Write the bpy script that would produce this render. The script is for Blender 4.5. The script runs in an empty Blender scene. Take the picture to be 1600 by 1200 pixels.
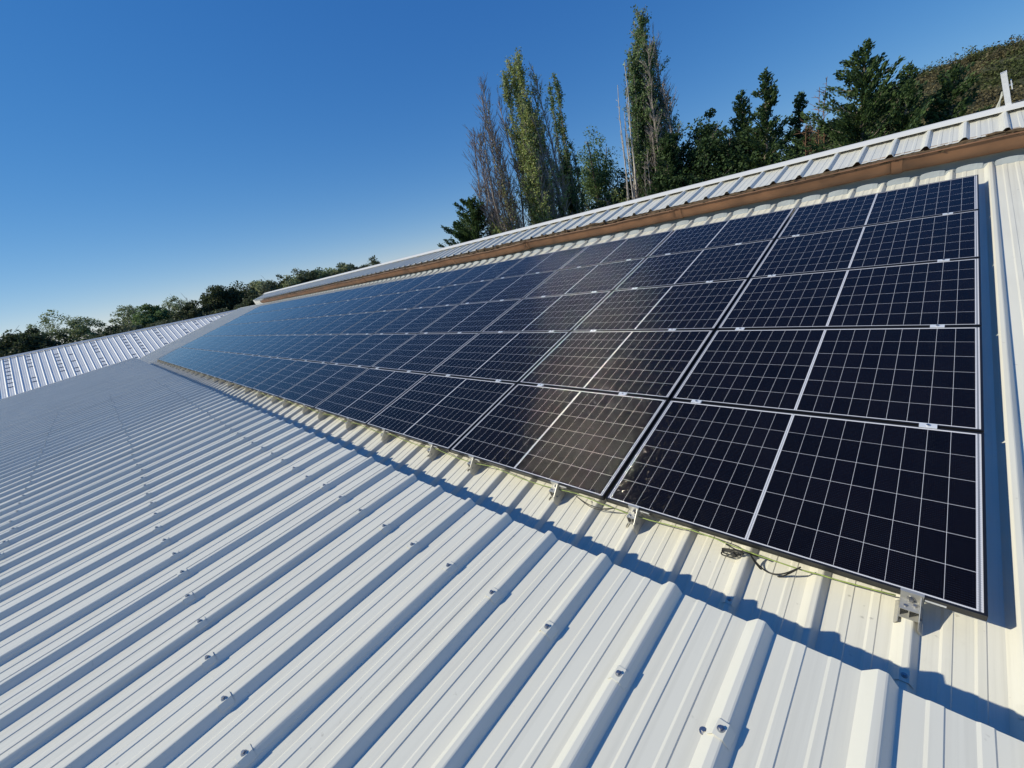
import bpy, math, random
import numpy as np
from mathutils import Matrix, Vector

# ---------------------------------------------------------------- scene, camera, light
S = bpy.context.scene
C = S.collection
R = math.radians
rnd = random.Random(7)
rng = np.random.default_rng(11)

cam = bpy.data.cameras.new('camera')
co = bpy.data.objects.new('camera', cam); C.objects.link(co)
cam.sensor_width = 36.0; cam.lens = 36.0 * 653.9 / 1600
cam.clip_start = 0.05; cam.clip_end = 5000
RM = ((0.709853, -0.07753, 0.70007), (0.676504, 0.351752, -0.647002), (-0.19609, 0.932877, 0.302142))
LOC = (-0.251529, -2.03845, 1.743088)
co.matrix_world = Matrix([list(RM[i]) + [LOC[i]] for i in range(3)] + [[0, 0, 0, 1]])
S.camera = co
S.render.resolution_x = 1024; S.render.resolution_y = 768

SUN = Vector((-0.79, -0.887, 0.798)).normalized()
EL = math.asin(SUN.z); AZ = math.atan2(SUN.x, SUN.y)
w = bpy.data.worlds.new('World'); S.world = w; w.use_nodes = True
nt = w.node_tree
sky = nt.nodes.new('ShaderNodeTexSky'); sky.sky_type = 'NISHITA'; sky.sun_disc = False
sky.sun_elevation = EL; sky.sun_rotation = AZ % (2 * math.pi)
sky.altitude = 3000; sky.air_density = 1.0; sky.dust_density = 0.3; sky.ozone_density = 3.0
hs = nt.nodes.new('ShaderNodeHueSaturation'); hs.inputs['Saturation'].default_value = 1.3; hs.inputs['Hue'].default_value = 0.505
nt.links.new(sky.outputs[0], hs.inputs['Color'])
sep = nt.nodes.new('ShaderNodeSeparateColor'); cmbc = nt.nodes.new('ShaderNodeCombineColor'); nt.links.new(hs.outputs[0], sep.inputs[0])
for k, (gm, scl) in enumerate(((.82, 1.12), (.67, 1.46), (.45, 2.50))):          # the camera's response to the blue of the sky
    m0 = nt.nodes.new('ShaderNodeMath'); m0.operation = 'MAXIMUM'; m0.inputs[1].default_value = .001
    m1 = nt.nodes.new('ShaderNodeMath'); m1.operation = 'POWER'; m1.inputs[1].default_value = gm
    m2 = nt.nodes.new('ShaderNodeMath'); m2.operation = 'MULTIPLY'; m2.inputs[1].default_value = scl
    m3 = nt.nodes.new('ShaderNodeMath'); m3.operation = 'ADD'; m3.inputs[1].default_value = (.06, 0, 0)[k]
    nt.links.new(sep.outputs[k], m0.inputs[0]); nt.links.new(m0.outputs[0], m1.inputs[0]); nt.links.new(m1.outputs[0], m2.inputs[0]); nt.links.new(m2.outputs[0], m3.inputs[0]); nt.links.new(m3.outputs[0], cmbc.inputs[k])
nt.links.new(cmbc.outputs[0], nt.nodes['Background'].inputs[0])
nt.nodes['Background'].inputs[1].default_value = 0.13
sl = bpy.data.lights.new('sun', 'SUN'); sl.energy = 4.75; sl.angle = R(0.5); sl.color = (1.0, 0.95, 0.77)
so = bpy.data.objects.new('sun', sl); C.objects.link(so)
so.rotation_euler = SUN.to_track_quat('Z', 'Y').to_euler()
S.view_settings.view_transform = 'Standard'; S.view_settings.look = 'None'
S.view_settings.exposure = -0.21; S.view_settings.gamma = 1
S.render.engine = 'CYCLES'

# ---------------------------------------------------------------- roof coordinates
B15 = R(15); cB, sB = math.cos(B15), math.sin(B15)
def P(u, v, n):                      # solar roof coordinates (along, up the slope, off the slope) to world
    return (u, v * cB - n * sB, v * sB + n * cB)
ROOF_ROT = Matrix.Rotation(B15, 3, 'X')
FA = R(15 - 10.57); cF, sF = math.cos(FA), math.sin(FA)
F0 = P(0, -0.643, 0.44)
def F(u, d, n):                      # lower roof coordinates
    return (u, F0[1] + d * cF - n * sF, F0[2] + d * sF + n * cF)

# ---------------------------------------------------------------- helpers
def tag(o, label=None, cat=None, group=None, kind=None):
    if label: o['label'] = label
    if cat: o['category'] = cat
    if group: o['group'] = group
    if kind: o['kind'] = kind
    return o
def empty(name, loc=(0, 0, 0), label=None, cat=None, group=None):
    o = bpy.data.objects.new(name, None); o.location = loc; C.objects.link(o)
    o.empty_display_size = 0.2
    return tag(o, label, cat, group)
class MB:
    def __init__(s): s.v = []; s.f = []
    def add(s, vs, fs):
        b = len(s.v); s.v += [tuple(v) for v in vs]; s.f += [tuple(b + i for i in f) for f in fs]
    def box(s, lo, hi, fn=None):
        x0, y0, z0 = lo; x1, y1, z1 = hi
        vs = [(x0,y0,z0),(x1,y0,z0),(x1,y1,z0),(x0,y1,z0),(x0,y0,z1),(x1,y0,z1),(x1,y1,z1),(x0,y1,z1)]
        if fn: vs = [fn(*v) for v in vs]
        s.add(vs, [(0,3,2,1),(4,5,6,7),(0,1,5,4),(1,2,6,5),(2,3,7,6),(3,0,4,7)])
    def tube(s, pts, rad, sides=6, cap=True):
        pts = [Vector(p) for p in pts]; n = len(pts)
        if not hasattr(rad, '__len__'): rad = [rad] * n
        rings = []
        ref = None
        for i, p in enumerate(pts):
            t = (pts[min(i + 1, n - 1)] - pts[max(i - 1, 0)])
            if t.length < 1e-9: t = Vector((0, 0, 1))
            t.normalize()
            if ref is None: ref = t.orthogonal().normalized()
            a = (ref - t * ref.dot(t))
            a = a.normalized() if a.length > 1e-6 else t.orthogonal().normalized()
            ref = a; b = t.cross(a)
            rings.append([p + (a * math.cos(2*math.pi*k/sides) + b * math.sin(2*math.pi*k/sides)) * rad[i] for k in range(sides)])
        fs = []
        for i in range(n - 1):
            for k in range(sides):
                k2 = (k + 1) % sides
                fs.append((i*sides+k, i*sides+k2, (i+1)*sides+k2, (i+1)*sides+k))
        if cap:
            fs.append(tuple(range(sides))[::-1]); fs.append(tuple((n-1)*sides + k for k in range(sides)))
        s.add([v for r in rings for v in r], fs)
    def cyl(s, p0, p1, r, sides=12, r1=None): s.tube([p0, p1], [r, r if r1 is None else r1], sides)
    def prism(s, prof, x0, x1, fn, close=True):        # a profile of (a, b) pairs swept along u
        n = len(prof)
        vs = [fn(x0, a, b) for a, b in prof] + [fn(x1, a, b) for a, b in prof]
        fs = [(i, (i+1) % n, n + (i+1) % n, n + i) for i in range(n if close else n - 1)]
        if close: fs += [tuple(range(n))[::-1], tuple(range(n, 2*n))]
        s.add(vs, fs)
    def build(s, name, mat, parent=None, smooth=False, loc=None):
        me = bpy.data.meshes.new(name)
        vs = s.v
        if loc: vs = [(x-loc[0], y-loc[1], z-loc[2]) for x, y, z in vs]
        me.from_pydata(vs, [], s.f); me.materials.append(mat)
        if smooth: me.polygons.foreach_set('use_smooth', [True]*len(me.polygons))
        me.update()
        o = bpy.data.objects.new(name, me); C.objects.link(o)
        if loc: o.location = loc
        if parent:
            o.parent = parent
            if loc is None: o.matrix_parent_inverse = Matrix.Translation(parent.location).inverted() if parent.rotation_euler.x == 0 else Matrix.Identity(4)
        return o

def link_nodes(nt, *pairs):
    for a, b in pairs: nt.links.new(a, b)
def new_mat(name):
    m = bpy.data.materials.new(name); m.use_nodes = True
    return m, m.node_tree, m.node_tree.nodes['Principled BSDF']
def paint(name, col, rough=0.45, metal=0.0, var=0.06, scale=3.0, spec=0.5, bump=0.0, bscale=40.0, speck=0.0, speck_col=(0.12,0.10,0.07), streak=0.0):
    m, t, b = new_mat(name)
    tc = t.nodes.new('ShaderNodeTexCoord')
    n = t.nodes.new('ShaderNodeTexNoise'); n.inputs['Scale'].default_value = scale; n.inputs['Detail'].default_value = 6
    t.links.new(tc.outputs['Object'], n.inputs['Vector'])
    r = t.nodes.new('ShaderNodeMapRange'); r.inputs[1].default_value = .3; r.inputs[2].default_value = .7
    r.inputs[3].default_value = 1 - var; r.inputs[4].default_value = 1 + var
    t.links.new(n.outputs['Fac'], r.inputs[0])
    mx = t.nodes.new('ShaderNodeVectorMath'); mx.operation = 'SCALE'; mx.inputs[0].default_value = col
    t.links.new(r.outputs[0], mx.inputs['Scale'])
    out = mx.outputs[0]
    if speck > 0:
        n2 = t.nodes.new('ShaderNodeTexNoise'); n2.inputs['Scale'].default_value = 22; n2.inputs['Detail'].default_value = 3
        t.links.new(tc.outputs['Object'], n2.inputs['Vector'])
        r2 = t.nodes.new('ShaderNodeMapRange'); r2.inputs[1].default_value = .71; r2.inputs[2].default_value = .80
        r2.inputs[3].default_value = 0; r2.inputs[4].default_value = speck
        t.links.new(n2.outputs['Fac'], r2.inputs[0])
        n3 = t.nodes.new('ShaderNodeTexNoise'); n3.inputs['Scale'].default_value = 1.3; n3.inputs['Detail'].default_value = 8; n3.inputs['Roughness'].default_value = .75
        t.links.new(tc.outputs['Object'], n3.inputs['Vector'])
        r3 = t.nodes.new('ShaderNodeMapRange'); r3.inputs[1].default_value = .58; r3.inputs[2].default_value = .80
        r3.inputs[3].default_value = 0; r3.inputs[4].default_value = speck * .28
        t.links.new(n3.outputs['Fac'], r3.inputs[0])
        ad = t.nodes.new('ShaderNodeMath'); ad.operation = 'ADD'; ad.use_clamp = True
        t.links.new(r2.outputs[0], ad.inputs[0]); t.links.new(r3.outputs[0], ad.inputs[1])
        mm = t.nodes.new('ShaderNodeMix'); mm.data_type = 'RGBA'
        t.links.new(ad.outputs[0], mm.inputs[0]); t.links.new(out, mm.inputs[6]); mm.inputs[7].default_value = (*speck_col, 1)
        out = mm.outputs[2]
    if streak > 0:
        mp = t.nodes.new('ShaderNodeMapping'); mp.inputs['Scale'].default_value = (26, .55, .55); t.links.new(tc.outputs['Object'], mp.inputs[0])
        n4 = t.nodes.new('ShaderNodeTexNoise'); n4.inputs['Scale'].default_value = 1; n4.inputs['Detail'].default_value = 5; n4.inputs['Roughness'].default_value = .65
        t.links.new(mp.outputs[0], n4.inputs['Vector'])
        r4 = t.nodes.new('ShaderNodeMapRange'); r4.inputs[1].default_value = .48; r4.inputs[2].default_value = .78; r4.inputs[3].default_value = 0; r4.inputs[4].default_value = streak
        t.links.new(n4.outputs['Fac'], r4.inputs[0])
        m5 = t.nodes.new('ShaderNodeMix'); m5.data_type = 'RGBA'; t.links.new(r4.outputs[0], m5.inputs[0]); t.links.new(out, m5.inputs[6]); m5.inputs[7].default_value = (.30, .28, .23, 1)
        out = m5.outputs[2]
    t.links.new(out, b.inputs['Base Color'])
    b.inputs['Roughness'].default_value = rough; b.inputs['Metallic'].default_value = metal
    b.inputs['Specular IOR Level'].default_value = spec
    if bump > 0:
        nb = t.nodes.new('ShaderNodeTexNoise'); nb.inputs['Scale'].default_value = bscale; nb.inputs['Detail'].default_value = 4
        t.links.new(tc.outputs['Object'], nb.inputs['Vector'])
        bp = t.nodes.new('ShaderNodeBump'); bp.inputs['Strength'].default_value = bump; bp.inputs['Distance'].default_value = 0.01
        t.links.new(nb.outputs['Fac'], bp.inputs['Height']); t.links.new(bp.outputs[0], b.inputs['Normal'])
    return m

M = {}
M['white_sheet'] = paint('white_sheet', (0.745, 0.715, 0.62), 0.33, var=.03, scale=1.1, bump=.14, bscale=2.2, speck=.34, streak=.22)
M['cream_sheet'] = paint('cream_sheet', (0.765, 0.735, 0.635), 0.42, var=.035, scale=1.3, bump=.12, bscale=2.2, speck=.45, streak=.28)
M['pale_sheet'] = paint('pale_sheet', (0.75, 0.72, 0.665), 0.45, var=.04, scale=1.2, bump=.05, bscale=3.0, speck=.2)
M['bright_sheet'] = paint('bright_sheet', (0.88, 0.85, 0.79), 0.4, var=.03, scale=1.2, speck=.15)
M['shade_grey'] = paint('shade_grey', (0.33, 0.36, 0.375), 0.5, var=.12, scale=5)  # grey with the dimmer light on the turned-up pans painted in
M['ridge'] = paint('ridge', (0.78, 0.75, 0.69), 0.45, var=.03)
M['gutter'] = paint('gutter', (0.200, 0.098, 0.048), 0.55, var=.30, scale=2.5, bump=.1, bscale=8, speck=.3, speck_col=(.12,.08,.05))
M['debris'] = paint('debris', (0.10, 0.065, 0.035), 0.95, var=.5, scale=14, bump=.6, bscale=30)
M['black_frame'] = paint('black_frame', (0.012, 0.012, 0.013), 0.32, var=.1, scale=5)
M['aluminium'] = paint('aluminium', (0.50, 0.49, 0.46), 0.42, metal=.55, var=.08, scale=30)
M['clamp'] = paint('clamp', (0.78, 0.79, 0.81), 0.38, metal=.25, var=.05, scale=30)
M['steel'] = paint('steel', (0.42, 0.42, 0.43), 0.35, metal=.95, var=.1, scale=40)
M['rubber'] = paint('rubber', (0.02, 0.02, 0.02), 0.6)
M['black_cable'] = paint('black_cable', (0.012, 0.012, 0.012), 0.45)
M['earth_wire'] = paint('earth_wire', (0.33, 0.42, 0.10), 0.45, var=.25, scale=60)
M['white_cable'] = paint('white_cable', (0.62, 0.61, 0.52), 0.5)
M['red_rope'] = paint('red_rope', (0.30, 0.07, 0.05), 0.7)
M['wall'] = paint('wall', (0.34, 0.34, 0.33), 0.8, bump=.2)
M['bar'] = paint('bar', (0.07, 0.075, 0.085), 0.6)  # dark tone for the painted hook shadows on the left roof
M['bark'] = paint('bark', (0.20, 0.165, 0.13), 0.9, var=.3, scale=6, bump=.5)
M['pale_bark'] = paint('pale_bark', (0.40, 0.33, 0.27), 0.9, var=.2, scale=6, bump=.4)
M['twig'] = paint('twig', (0.36, 0.30, 0.27), 0.9, var=.2, scale=3)
M['dead_wood'] = paint('dead_wood', (0.60, 0.53, 0.46), 0.9, var=.2, scale=3)
M['rust_twig'] = paint('rust_twig', (0.22, 0.12, 0.07), 0.9, var=.3, scale=3)
M['ground'] = paint('ground', (0.075, 0.095, 0.035), 0.95, var=.35, scale=.05)
M['hill'] = paint('hill', (0.045, 0.048, 0.020), 0.95, var=.5, scale=.09)

def foliage_mat(name, trans=.34):
    m, t, b = new_mat(name)
    a = t.nodes.new('ShaderNodeVertexColor'); a.layer_name = 'leaf'
    t.links.new(a.outputs[0], b.inputs['Base Color'])
    b.inputs['Roughness'].default_value = .62; b.inputs['Specular IOR Level'].default_value = .28
    tr = t.nodes.new('ShaderNodeBsdfTranslucent'); t.links.new(a.outputs[0], tr.inputs[0])
    mx = t.nodes.new('ShaderNodeMixShader'); mx.inputs[0].default_value = trans
    o = t.nodes['Material Output']
    t.links.new(b.outputs[0], mx.inputs[1]); t.links.new(tr.outputs[0], mx.inputs[2]); t.links.new(mx.outputs[0], o.inputs[0])
    return m
M['foliage'] = foliage_mat('foliage')

# ---------------------------------------------------------------- solar glass
def solar_mat():
    m, t, b = new_mat('solar_glass')
    N = t.nodes.new; L = t.links.new
    tc = N('ShaderNodeTexCoord'); sp = N('ShaderNodeSeparateXYZ'); L(tc.outputs['Object'], sp.inputs[0])
    def mth(op, a, bb=None, clamp=False):
        n = N('ShaderNodeMath'); n.operation = op; n.use_clamp = clamp
        for i, q in enumerate((a, bb)):
            if q is None: continue
            if isinstance(q, (int, float)): n.inputs[i].default_value = q
            else: L(q, n.inputs[i])
        return n.outputs[0]
    X, Y = sp.outputs[0], sp.outputs[1]          # panel frame: x in -1.762..0, y in 0..1.134
    # cells: 6 rows of 182 mm, two halves of 9 half-cells of 91 mm
    xa = mth('ADD', X, 0.881)                    # centred
    ax = mth('ABSOLUTE', xa)
    cx = mth('SUBTRACT', ax, 0.008)              # cells start 8 mm off the middle
    px = mth('DIVIDE', cx, 0.0936)
    fx = mth('FRACT', px); dx = mth('MULTIPLY', mth('MINIMUM', fx, mth('SUBTRACT', 1.0, fx)), 0.0936)
    cy = mth('SUBTRACT', Y, 0.0185)
    py = mth('DIVIDE', cy, 0.1825)
    fy = mth('FRACT', py); dy = mth('MULTIPLY', mth('MINIMUM', fy, mth('SUBTRACT', 1.0, fy)), 0.1825)
    lx = mth('LESS_THAN', dx, 0.00075); ly = mth('LESS_THAN', dy, 0.0010)
    out = mth('MAXIMUM', mth('LESS_THAN', cx, 0.0), mth('GREATER_THAN', cx, 0.8435))
    outy = mth('MAXIMUM', mth('LESS_THAN', cy, 0.0), mth('GREATER_THAN', cy, 1.0955))
    line = mth('MAXIMUM', mth('MAXIMUM', lx, ly), mth('MAXIMUM', out, outy))
    # the dark ribbon in the middle of the wide white bars
    mid = mth('MAXIMUM', mth('LESS_THAN', ax, 0.0016), mth('LESS_THAN', mth('ABSOLUTE', mth('SUBTRACT', cx, .8515)), .0036))
    # busbars and fingers
    bp_ = mth('FRACT', mth('DIVIDE', cy, 0.01147))
    bus = mth('LESS_THAN', mth('ABSOLUTE', mth('SUBTRACT', bp_, 0.5)), 0.055)
    dash = mth('GREATER_THAN', mth('FRACT', mth('DIVIDE', cx, 0.0078)), 0.30)
    bus = mth('MULTIPLY', bus, dash)
    busf = mth('MULTIPLY', bus, 0.8)
    # colour of each cell, very slightly different
    wn = N('ShaderNodeTexWhiteNoise'); wn.noise_dimensions = '3D'
    cmb = N('ShaderNodeCombineXYZ')
    L(mth('FLOOR', mth('DIVIDE', xa, 0.0936)), cmb.inputs[0]); L(mth('FLOOR', py), cmb.inputs[1])
    oi = N('ShaderNodeObjectInfo'); L(mth('MULTIPLY', oi.outputs['Random'], 50.0), cmb.inputs[2])
    L(cmb.outputs[0], wn.inputs[0])
    rp = N('ShaderNodeMapRange'); rp.inputs[3].default_value = .7; rp.inputs[4].default_value = 1.25; L(wn.outputs[0], rp.inputs[0])
    sc = N('ShaderNodeVectorMath'); sc.operation = 'SCALE'; sc.inputs[0].default_value = (0.0034, 0.0026, 0.0046); L(rp.outputs[0], sc.inputs['Scale'])
    m1 = N('ShaderNodeMix'); m1.data_type = 'RGBA'; L(busf, m1.inputs[0]); L(sc.outputs[0], m1.inputs[6]); m1.inputs[7].default_value = (.028, .026, .028, 1)
    m2 = N('ShaderNodeMix'); m2.data_type = 'RGBA'; L(line, m2.inputs[0]); L(m1.outputs[2], m2.inputs[6]); m2.inputs[7].default_value = (.66, .65, .68, 1)
    m3 = N('ShaderNodeMix'); m3.data_type = 'RGBA'; L(mid, m3.inputs[0]); L(m2.outputs[2], m3.inputs[6]); m3.inputs[7].default_value = (.22, .23, .26, 1)
    # dust film
    dn = N('ShaderNodeTexNoise'); dn.inputs['Scale'].default_value = 2.2; dn.inputs['Detail'].default_value = 7; L(tc.outputs['Object'], dn.inputs['Vector'])
    dr = N('ShaderNodeMapRange'); dr.inputs[1].default_value = .35; dr.inputs[2].default_value = .8; dr.inputs[3].default_value = 0.0; dr.inputs[4].default_value = .006; L(dn.outputs['Fac'], dr.inputs[0])
    m4 = N('ShaderNodeMix'); m4.data_type = 'RGBA'; L(dr.outputs[0], m4.inputs[0]); L(m3.outputs[2], m4.inputs[6]); m4.inputs[7].default_value = (.35, .33, .30, 1)
    L(m4.outputs[2], b.inputs['Base Color'])
    b.inputs['Roughness'].default_value = .085; b.inputs['IOR'].default_value = 1.21
    b.inputs['Specular IOR Level'].default_value = .5
    tt = mth('DIVIDE', mth('SUBTRACT', bp_, 0.5), 0.06)                 # -1..1 across each wire
    wire = mth('LESS_THAN', mth('ABSOLUTE', tt), 1.0)
    tcl = mth('MAXIMUM', mth('MINIMUM', tt, 0.97), -0.97)
    nz = mth('SQRT', mth('SUBTRACT', 1.0, mth('MULTIPLY', tcl, tcl)))
    cn = N('ShaderNodeCombineXYZ'); cn.inputs[0].default_value = 0; L(tcl, cn.inputs[1]); L(nz, cn.inputs[2])
    gn = N('ShaderNodeTexWhiteNoise'); gn.noise_dimensions = '3D'
    gv = N('ShaderNodeVectorMath'); gv.operation = 'SCALE'; gv.inputs['Scale'].default_value = 55.0; L(tc.outputs['Object'], gv.inputs[0])
    fl = N('ShaderNodeVectorMath'); fl.operation = 'FLOOR'; L(gv.outputs[0], fl.inputs[0]); L(fl.outputs[0], gn.inputs[0])
    jx = mth('MULTIPLY', mth('SUBTRACT', gn.outputs[0], .5), .12)
    cj = N('ShaderNodeCombineXYZ'); L(jx, cj.inputs[0])
    va = N('ShaderNodeVectorMath'); va.operation = 'ADD'; L(cn.outputs[0], va.inputs[0]); L(cj.outputs[0], va.inputs[1])
    vt = N('ShaderNodeVectorTransform'); vt.vector_type = 'NORMAL'; vt.convert_from = 'OBJECT'; vt.convert_to = 'WORLD'; L(va.outputs[0], vt.inputs[0])
    vn = N('ShaderNodeVectorMath'); vn.operation = 'NORMALIZE'; L(vt.outputs[0], vn.inputs[0])
    gb = N('ShaderNodeBsdfGlossy'); gb.inputs['Color'].default_value = (.44, .405, .38, 1); gb.inputs['Roughness'].default_value = .125; L(vn.outputs[0], gb.inputs['Normal'])
    mxs = N('ShaderNodeMixShader'); L(mth('MULTIPLY', mth('MULTIPLY', wire, dash), .55), mxs.inputs[0]); L(b.outputs[0], mxs.inputs[1]); L(gb.outputs[0], mxs.inputs[2])
    L(mxs.outputs[0], t.nodes['Material Output'].inputs[0])
    return m
M['solar'] = solar_mat()

# ---------------------------------------------------------------- setting: ground, hill
g = MB()
NR = 64
ring = [0, 60, 150, 400, 1500]
vs = [(0, 0, -6.5)]
for r_ in ring[1:]:
    for k in range(NR):
        a = 2*math.pi*k/NR; vs.append((r_*math.cos(a), r_*math.sin(a), -6.5))
fs = [(0, 1+k, 1+(k+1) % NR) for k in range(NR)]
for i in range(3):
    for k in range(NR):
        k2 = (k+1) % NR; fs.append((1+i*NR+k, 1+(i+1)*NR+k, 1+(i+1)*NR+k2, 1+i*NR+k2))
g.add(vs, fs)
tag(g.build('ground', M['ground']), kind='structure')

def interp(x, xs, ys): return float(np.interp(x, xs, ys))
# hill to the right, beyond the conifers: crest height along x at y about 165
def hill_h(x, y):
    crest = interp(x, [-60, -40, -30, -21, -9, 0, 10, 40, 90, 160], [-6, 4, 14, 18.0, 21.0, 22.3, 22.8, 34, 46, 40])
    t = min(max((y - 55) / 110.0, 0), 1)
    s = t ** 1.05
    back = 1 - max(0, (y - 175) / 150.0) * .5
    bumps = 0.8 * math.sin(x * .21 + y * .13) + .6 * math.sin(x * .47 - y * .31)
    return -6.6 + (crest + 6.6) * s * back + bumps * min(1, t * 3)
h = MB(); nx, ny = 56, 40
for j in range(ny + 1):
    for i in range(nx + 1):
        x = -70 + 240 * i / nx; y = 50 + 200 * j / ny
        h.v.append((x, y, hill_h(x, y)))
for j in range(ny):
    for i in range(nx):
        a = j*(nx+1)+i; h.f.append((a, a+1, a+nx+2, a+nx+1))
tag(h.build('hill', M['hill'], smooth=True), kind='structure')

# ---------------------------------------------------------------- foliage
def leaf_mesh(name, cen, size, tint, parent=None, elong=None, dirs=None, aspect=.62):
    n = len(cen)
    d = rng.normal(size=(n, 3)); d /= np.linalg.norm(d, axis=1)[:, None]
    if dirs is not None:
        d = dirs + d * (elong if elong is not None else .4); d /= np.linalg.norm(d, axis=1)[:, None]
    e = rng.normal(size=(n, 3)); e -= d * (e * d).sum(1)[:, None]; e /= np.linalg.norm(e, axis=1)[:, None]
    s = np.asarray(size).reshape(-1, 1) * np.ones((n, 1))
    V = np.empty((n, 4, 3)); V[:, 0] = cen - d*s*.5; V[:, 1] = cen + e*s*.5*aspect; V[:, 2] = cen + d*s*.5; V[:, 3] = cen - e*s*.5*aspect
    me = bpy.data.meshes.new(name)
    me.vertices.add(4*n); me.vertices.foreach_set('co', V.reshape(-1))
    me.loops.add(4*n); me.loops.foreach_set('vertex_index', np.arange(4*n, dtype=np.int32))
    me.polygons.add(n); me.polygons.foreach_set('loop_start', np.arange(0, 4*n, 4, dtype=np.int32))
    me.polygons.foreach_set('loop_total', np.full(n, 4, dtype=np.int32))
    me.update()
    ca = me.color_attributes.new('leaf', 'FLOAT_COLOR', 'CORNER')
    col = np.ones((n, 4, 4)); col[:, :, :3] = tint[:, None, :]
    ca.data.foreach_set('color', col.reshape(-1))
    me.materials.append(M['foliage']); me.validate()
    o = bpy.data.objects.new(name, me); C.objects.link(o)
    if parent: o.parent = parent
    return o
def tints(n, cols, spread=.25):
    cols = np.array(cols); k = rng.integers(0, len(cols), n)
    return np.clip(cols[k] * (1 + rng.normal(size=(n, 1)) * spread), .004, .6)

DARK = [(0.0574, 0.0995, 0.0344), (0.0766, 0.1263, 0.0421), (0.0421, 0.0766, 0.0326)]
CEDAR = [(0.0718, 0.1196, 0.0399), (0.1037, 0.1595, 0.0518), (0.0479, 0.0877, 0.0399)]
OLIVE = [(0.2376, 0.2653, 0.0894), (0.1816, 0.2236, 0.0782), (0.3074, 0.3216, 0.1258)]
POP = [(0.3569, 0.4187, 0.1303), (0.2638, 0.3412, 0.1117), (0.4652, 0.4806, 0.1861)]
POPD = [(0.1641, 0.2407, 0.0905), (0.2208, 0.2972, 0.1132), (0.1272, 0.1924, 0.0791)]
GREYG = [(0.1404, 0.1591, 0.0936), (0.1778, 0.1966, 0.116), (0.103, 0.1273, 0.0674)]
BROWN = [(0.156, 0.102, 0.0504), (0.12, 0.0864, 0.048), (0.192, 0.132, 0.066)]
SCRUB = [(0.1032, 0.1169, 0.0413), (0.1375, 0.1169, 0.0578), (0.0757, 0.0935, 0.033), (0.165, 0.1375, 0.0688)]
FAR = [(0.2569, 0.3149, 0.1438), (0.3423, 0.3595, 0.1884), (0.1884, 0.2395, 0.1165)]

def tree_root(name, x, y, label, cat='tree', group=None, z=-6.5):
    return empty(name, (x, y, z), label, cat, group)

def conifer(x, y, h, rad, label, cols=CEDAR, per_m=13, leaf=.185, z=-6.5, name='conifer_tree', lo=.08, irr=.35, power=.8, ang=(8, 32), group='trees behind the roof', lean=0.0, dens=26):
    r = tree_root(name, x, y, label, 'tree', group, z)
    t = MB(); t.tube([(0, 0, 0), (lean*h*.5, 0, h*.5), (lean*h, 0, h*.97)], [h*.022, h*.014, .03], 7)
    cen, dr = [], []
    nb = int(h * per_m)
    for i in range(nb):
        tt = lo + (1 - lo) * ((i + rnd.random()) / nb)
        z0 = tt * h
        Lb = rad * (1 - tt) ** power * (1 - irr + 2 * irr * rnd.random() ** 1.4) + .12
        az = rnd.random() * 2 * math.pi; el = R(rnd.uniform(*ang))
        d = np.array([math.cos(az)*math.cos(el), math.sin(az)*math.cos(el), math.sin(el)])
        b0 = np.array([lean*z0, 0, z0])
        n = max(12, int(Lb * dens * 3.0))
        s = rng.random(n) ** .7
        curve = np.stack([np.zeros(n), np.zeros(n), .22 * Lb * s * s], 1)
        p = b0 + d * (s * Lb)[:, None] + curve + rng.normal(size=(n, 3)) * (.07 + .10 * Lb * (1 - s) * .5)[:, None]
        p[:, 2] -= np.abs(rng.normal(size=n)) * .10
        cen.append(p); dr.append(np.tile(d + np.array([0, 0, .35]), (n, 1)))
        if Lb > .8:
            q = b0 + d * Lb * .8
            t.tube([tuple(b0), tuple((b0 + q) / 2 + np.array([0, 0, .02*Lb])), tuple(q + np.array([0, 0, .12*Lb]))], [.045, .03, .012], 4, cap=False)
    cen = np.concatenate(cen); dr = np.concatenate(dr)
    t.build('trunk', M['bark'], r, loc=(0, 0, 0))
    leaf_mesh('crown', cen, leaf * rng.uniform(.7, 1.5, len(cen)), tints(len(cen), cols), r, elong=.55, dirs=dr, aspect=.5)
    return r

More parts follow.
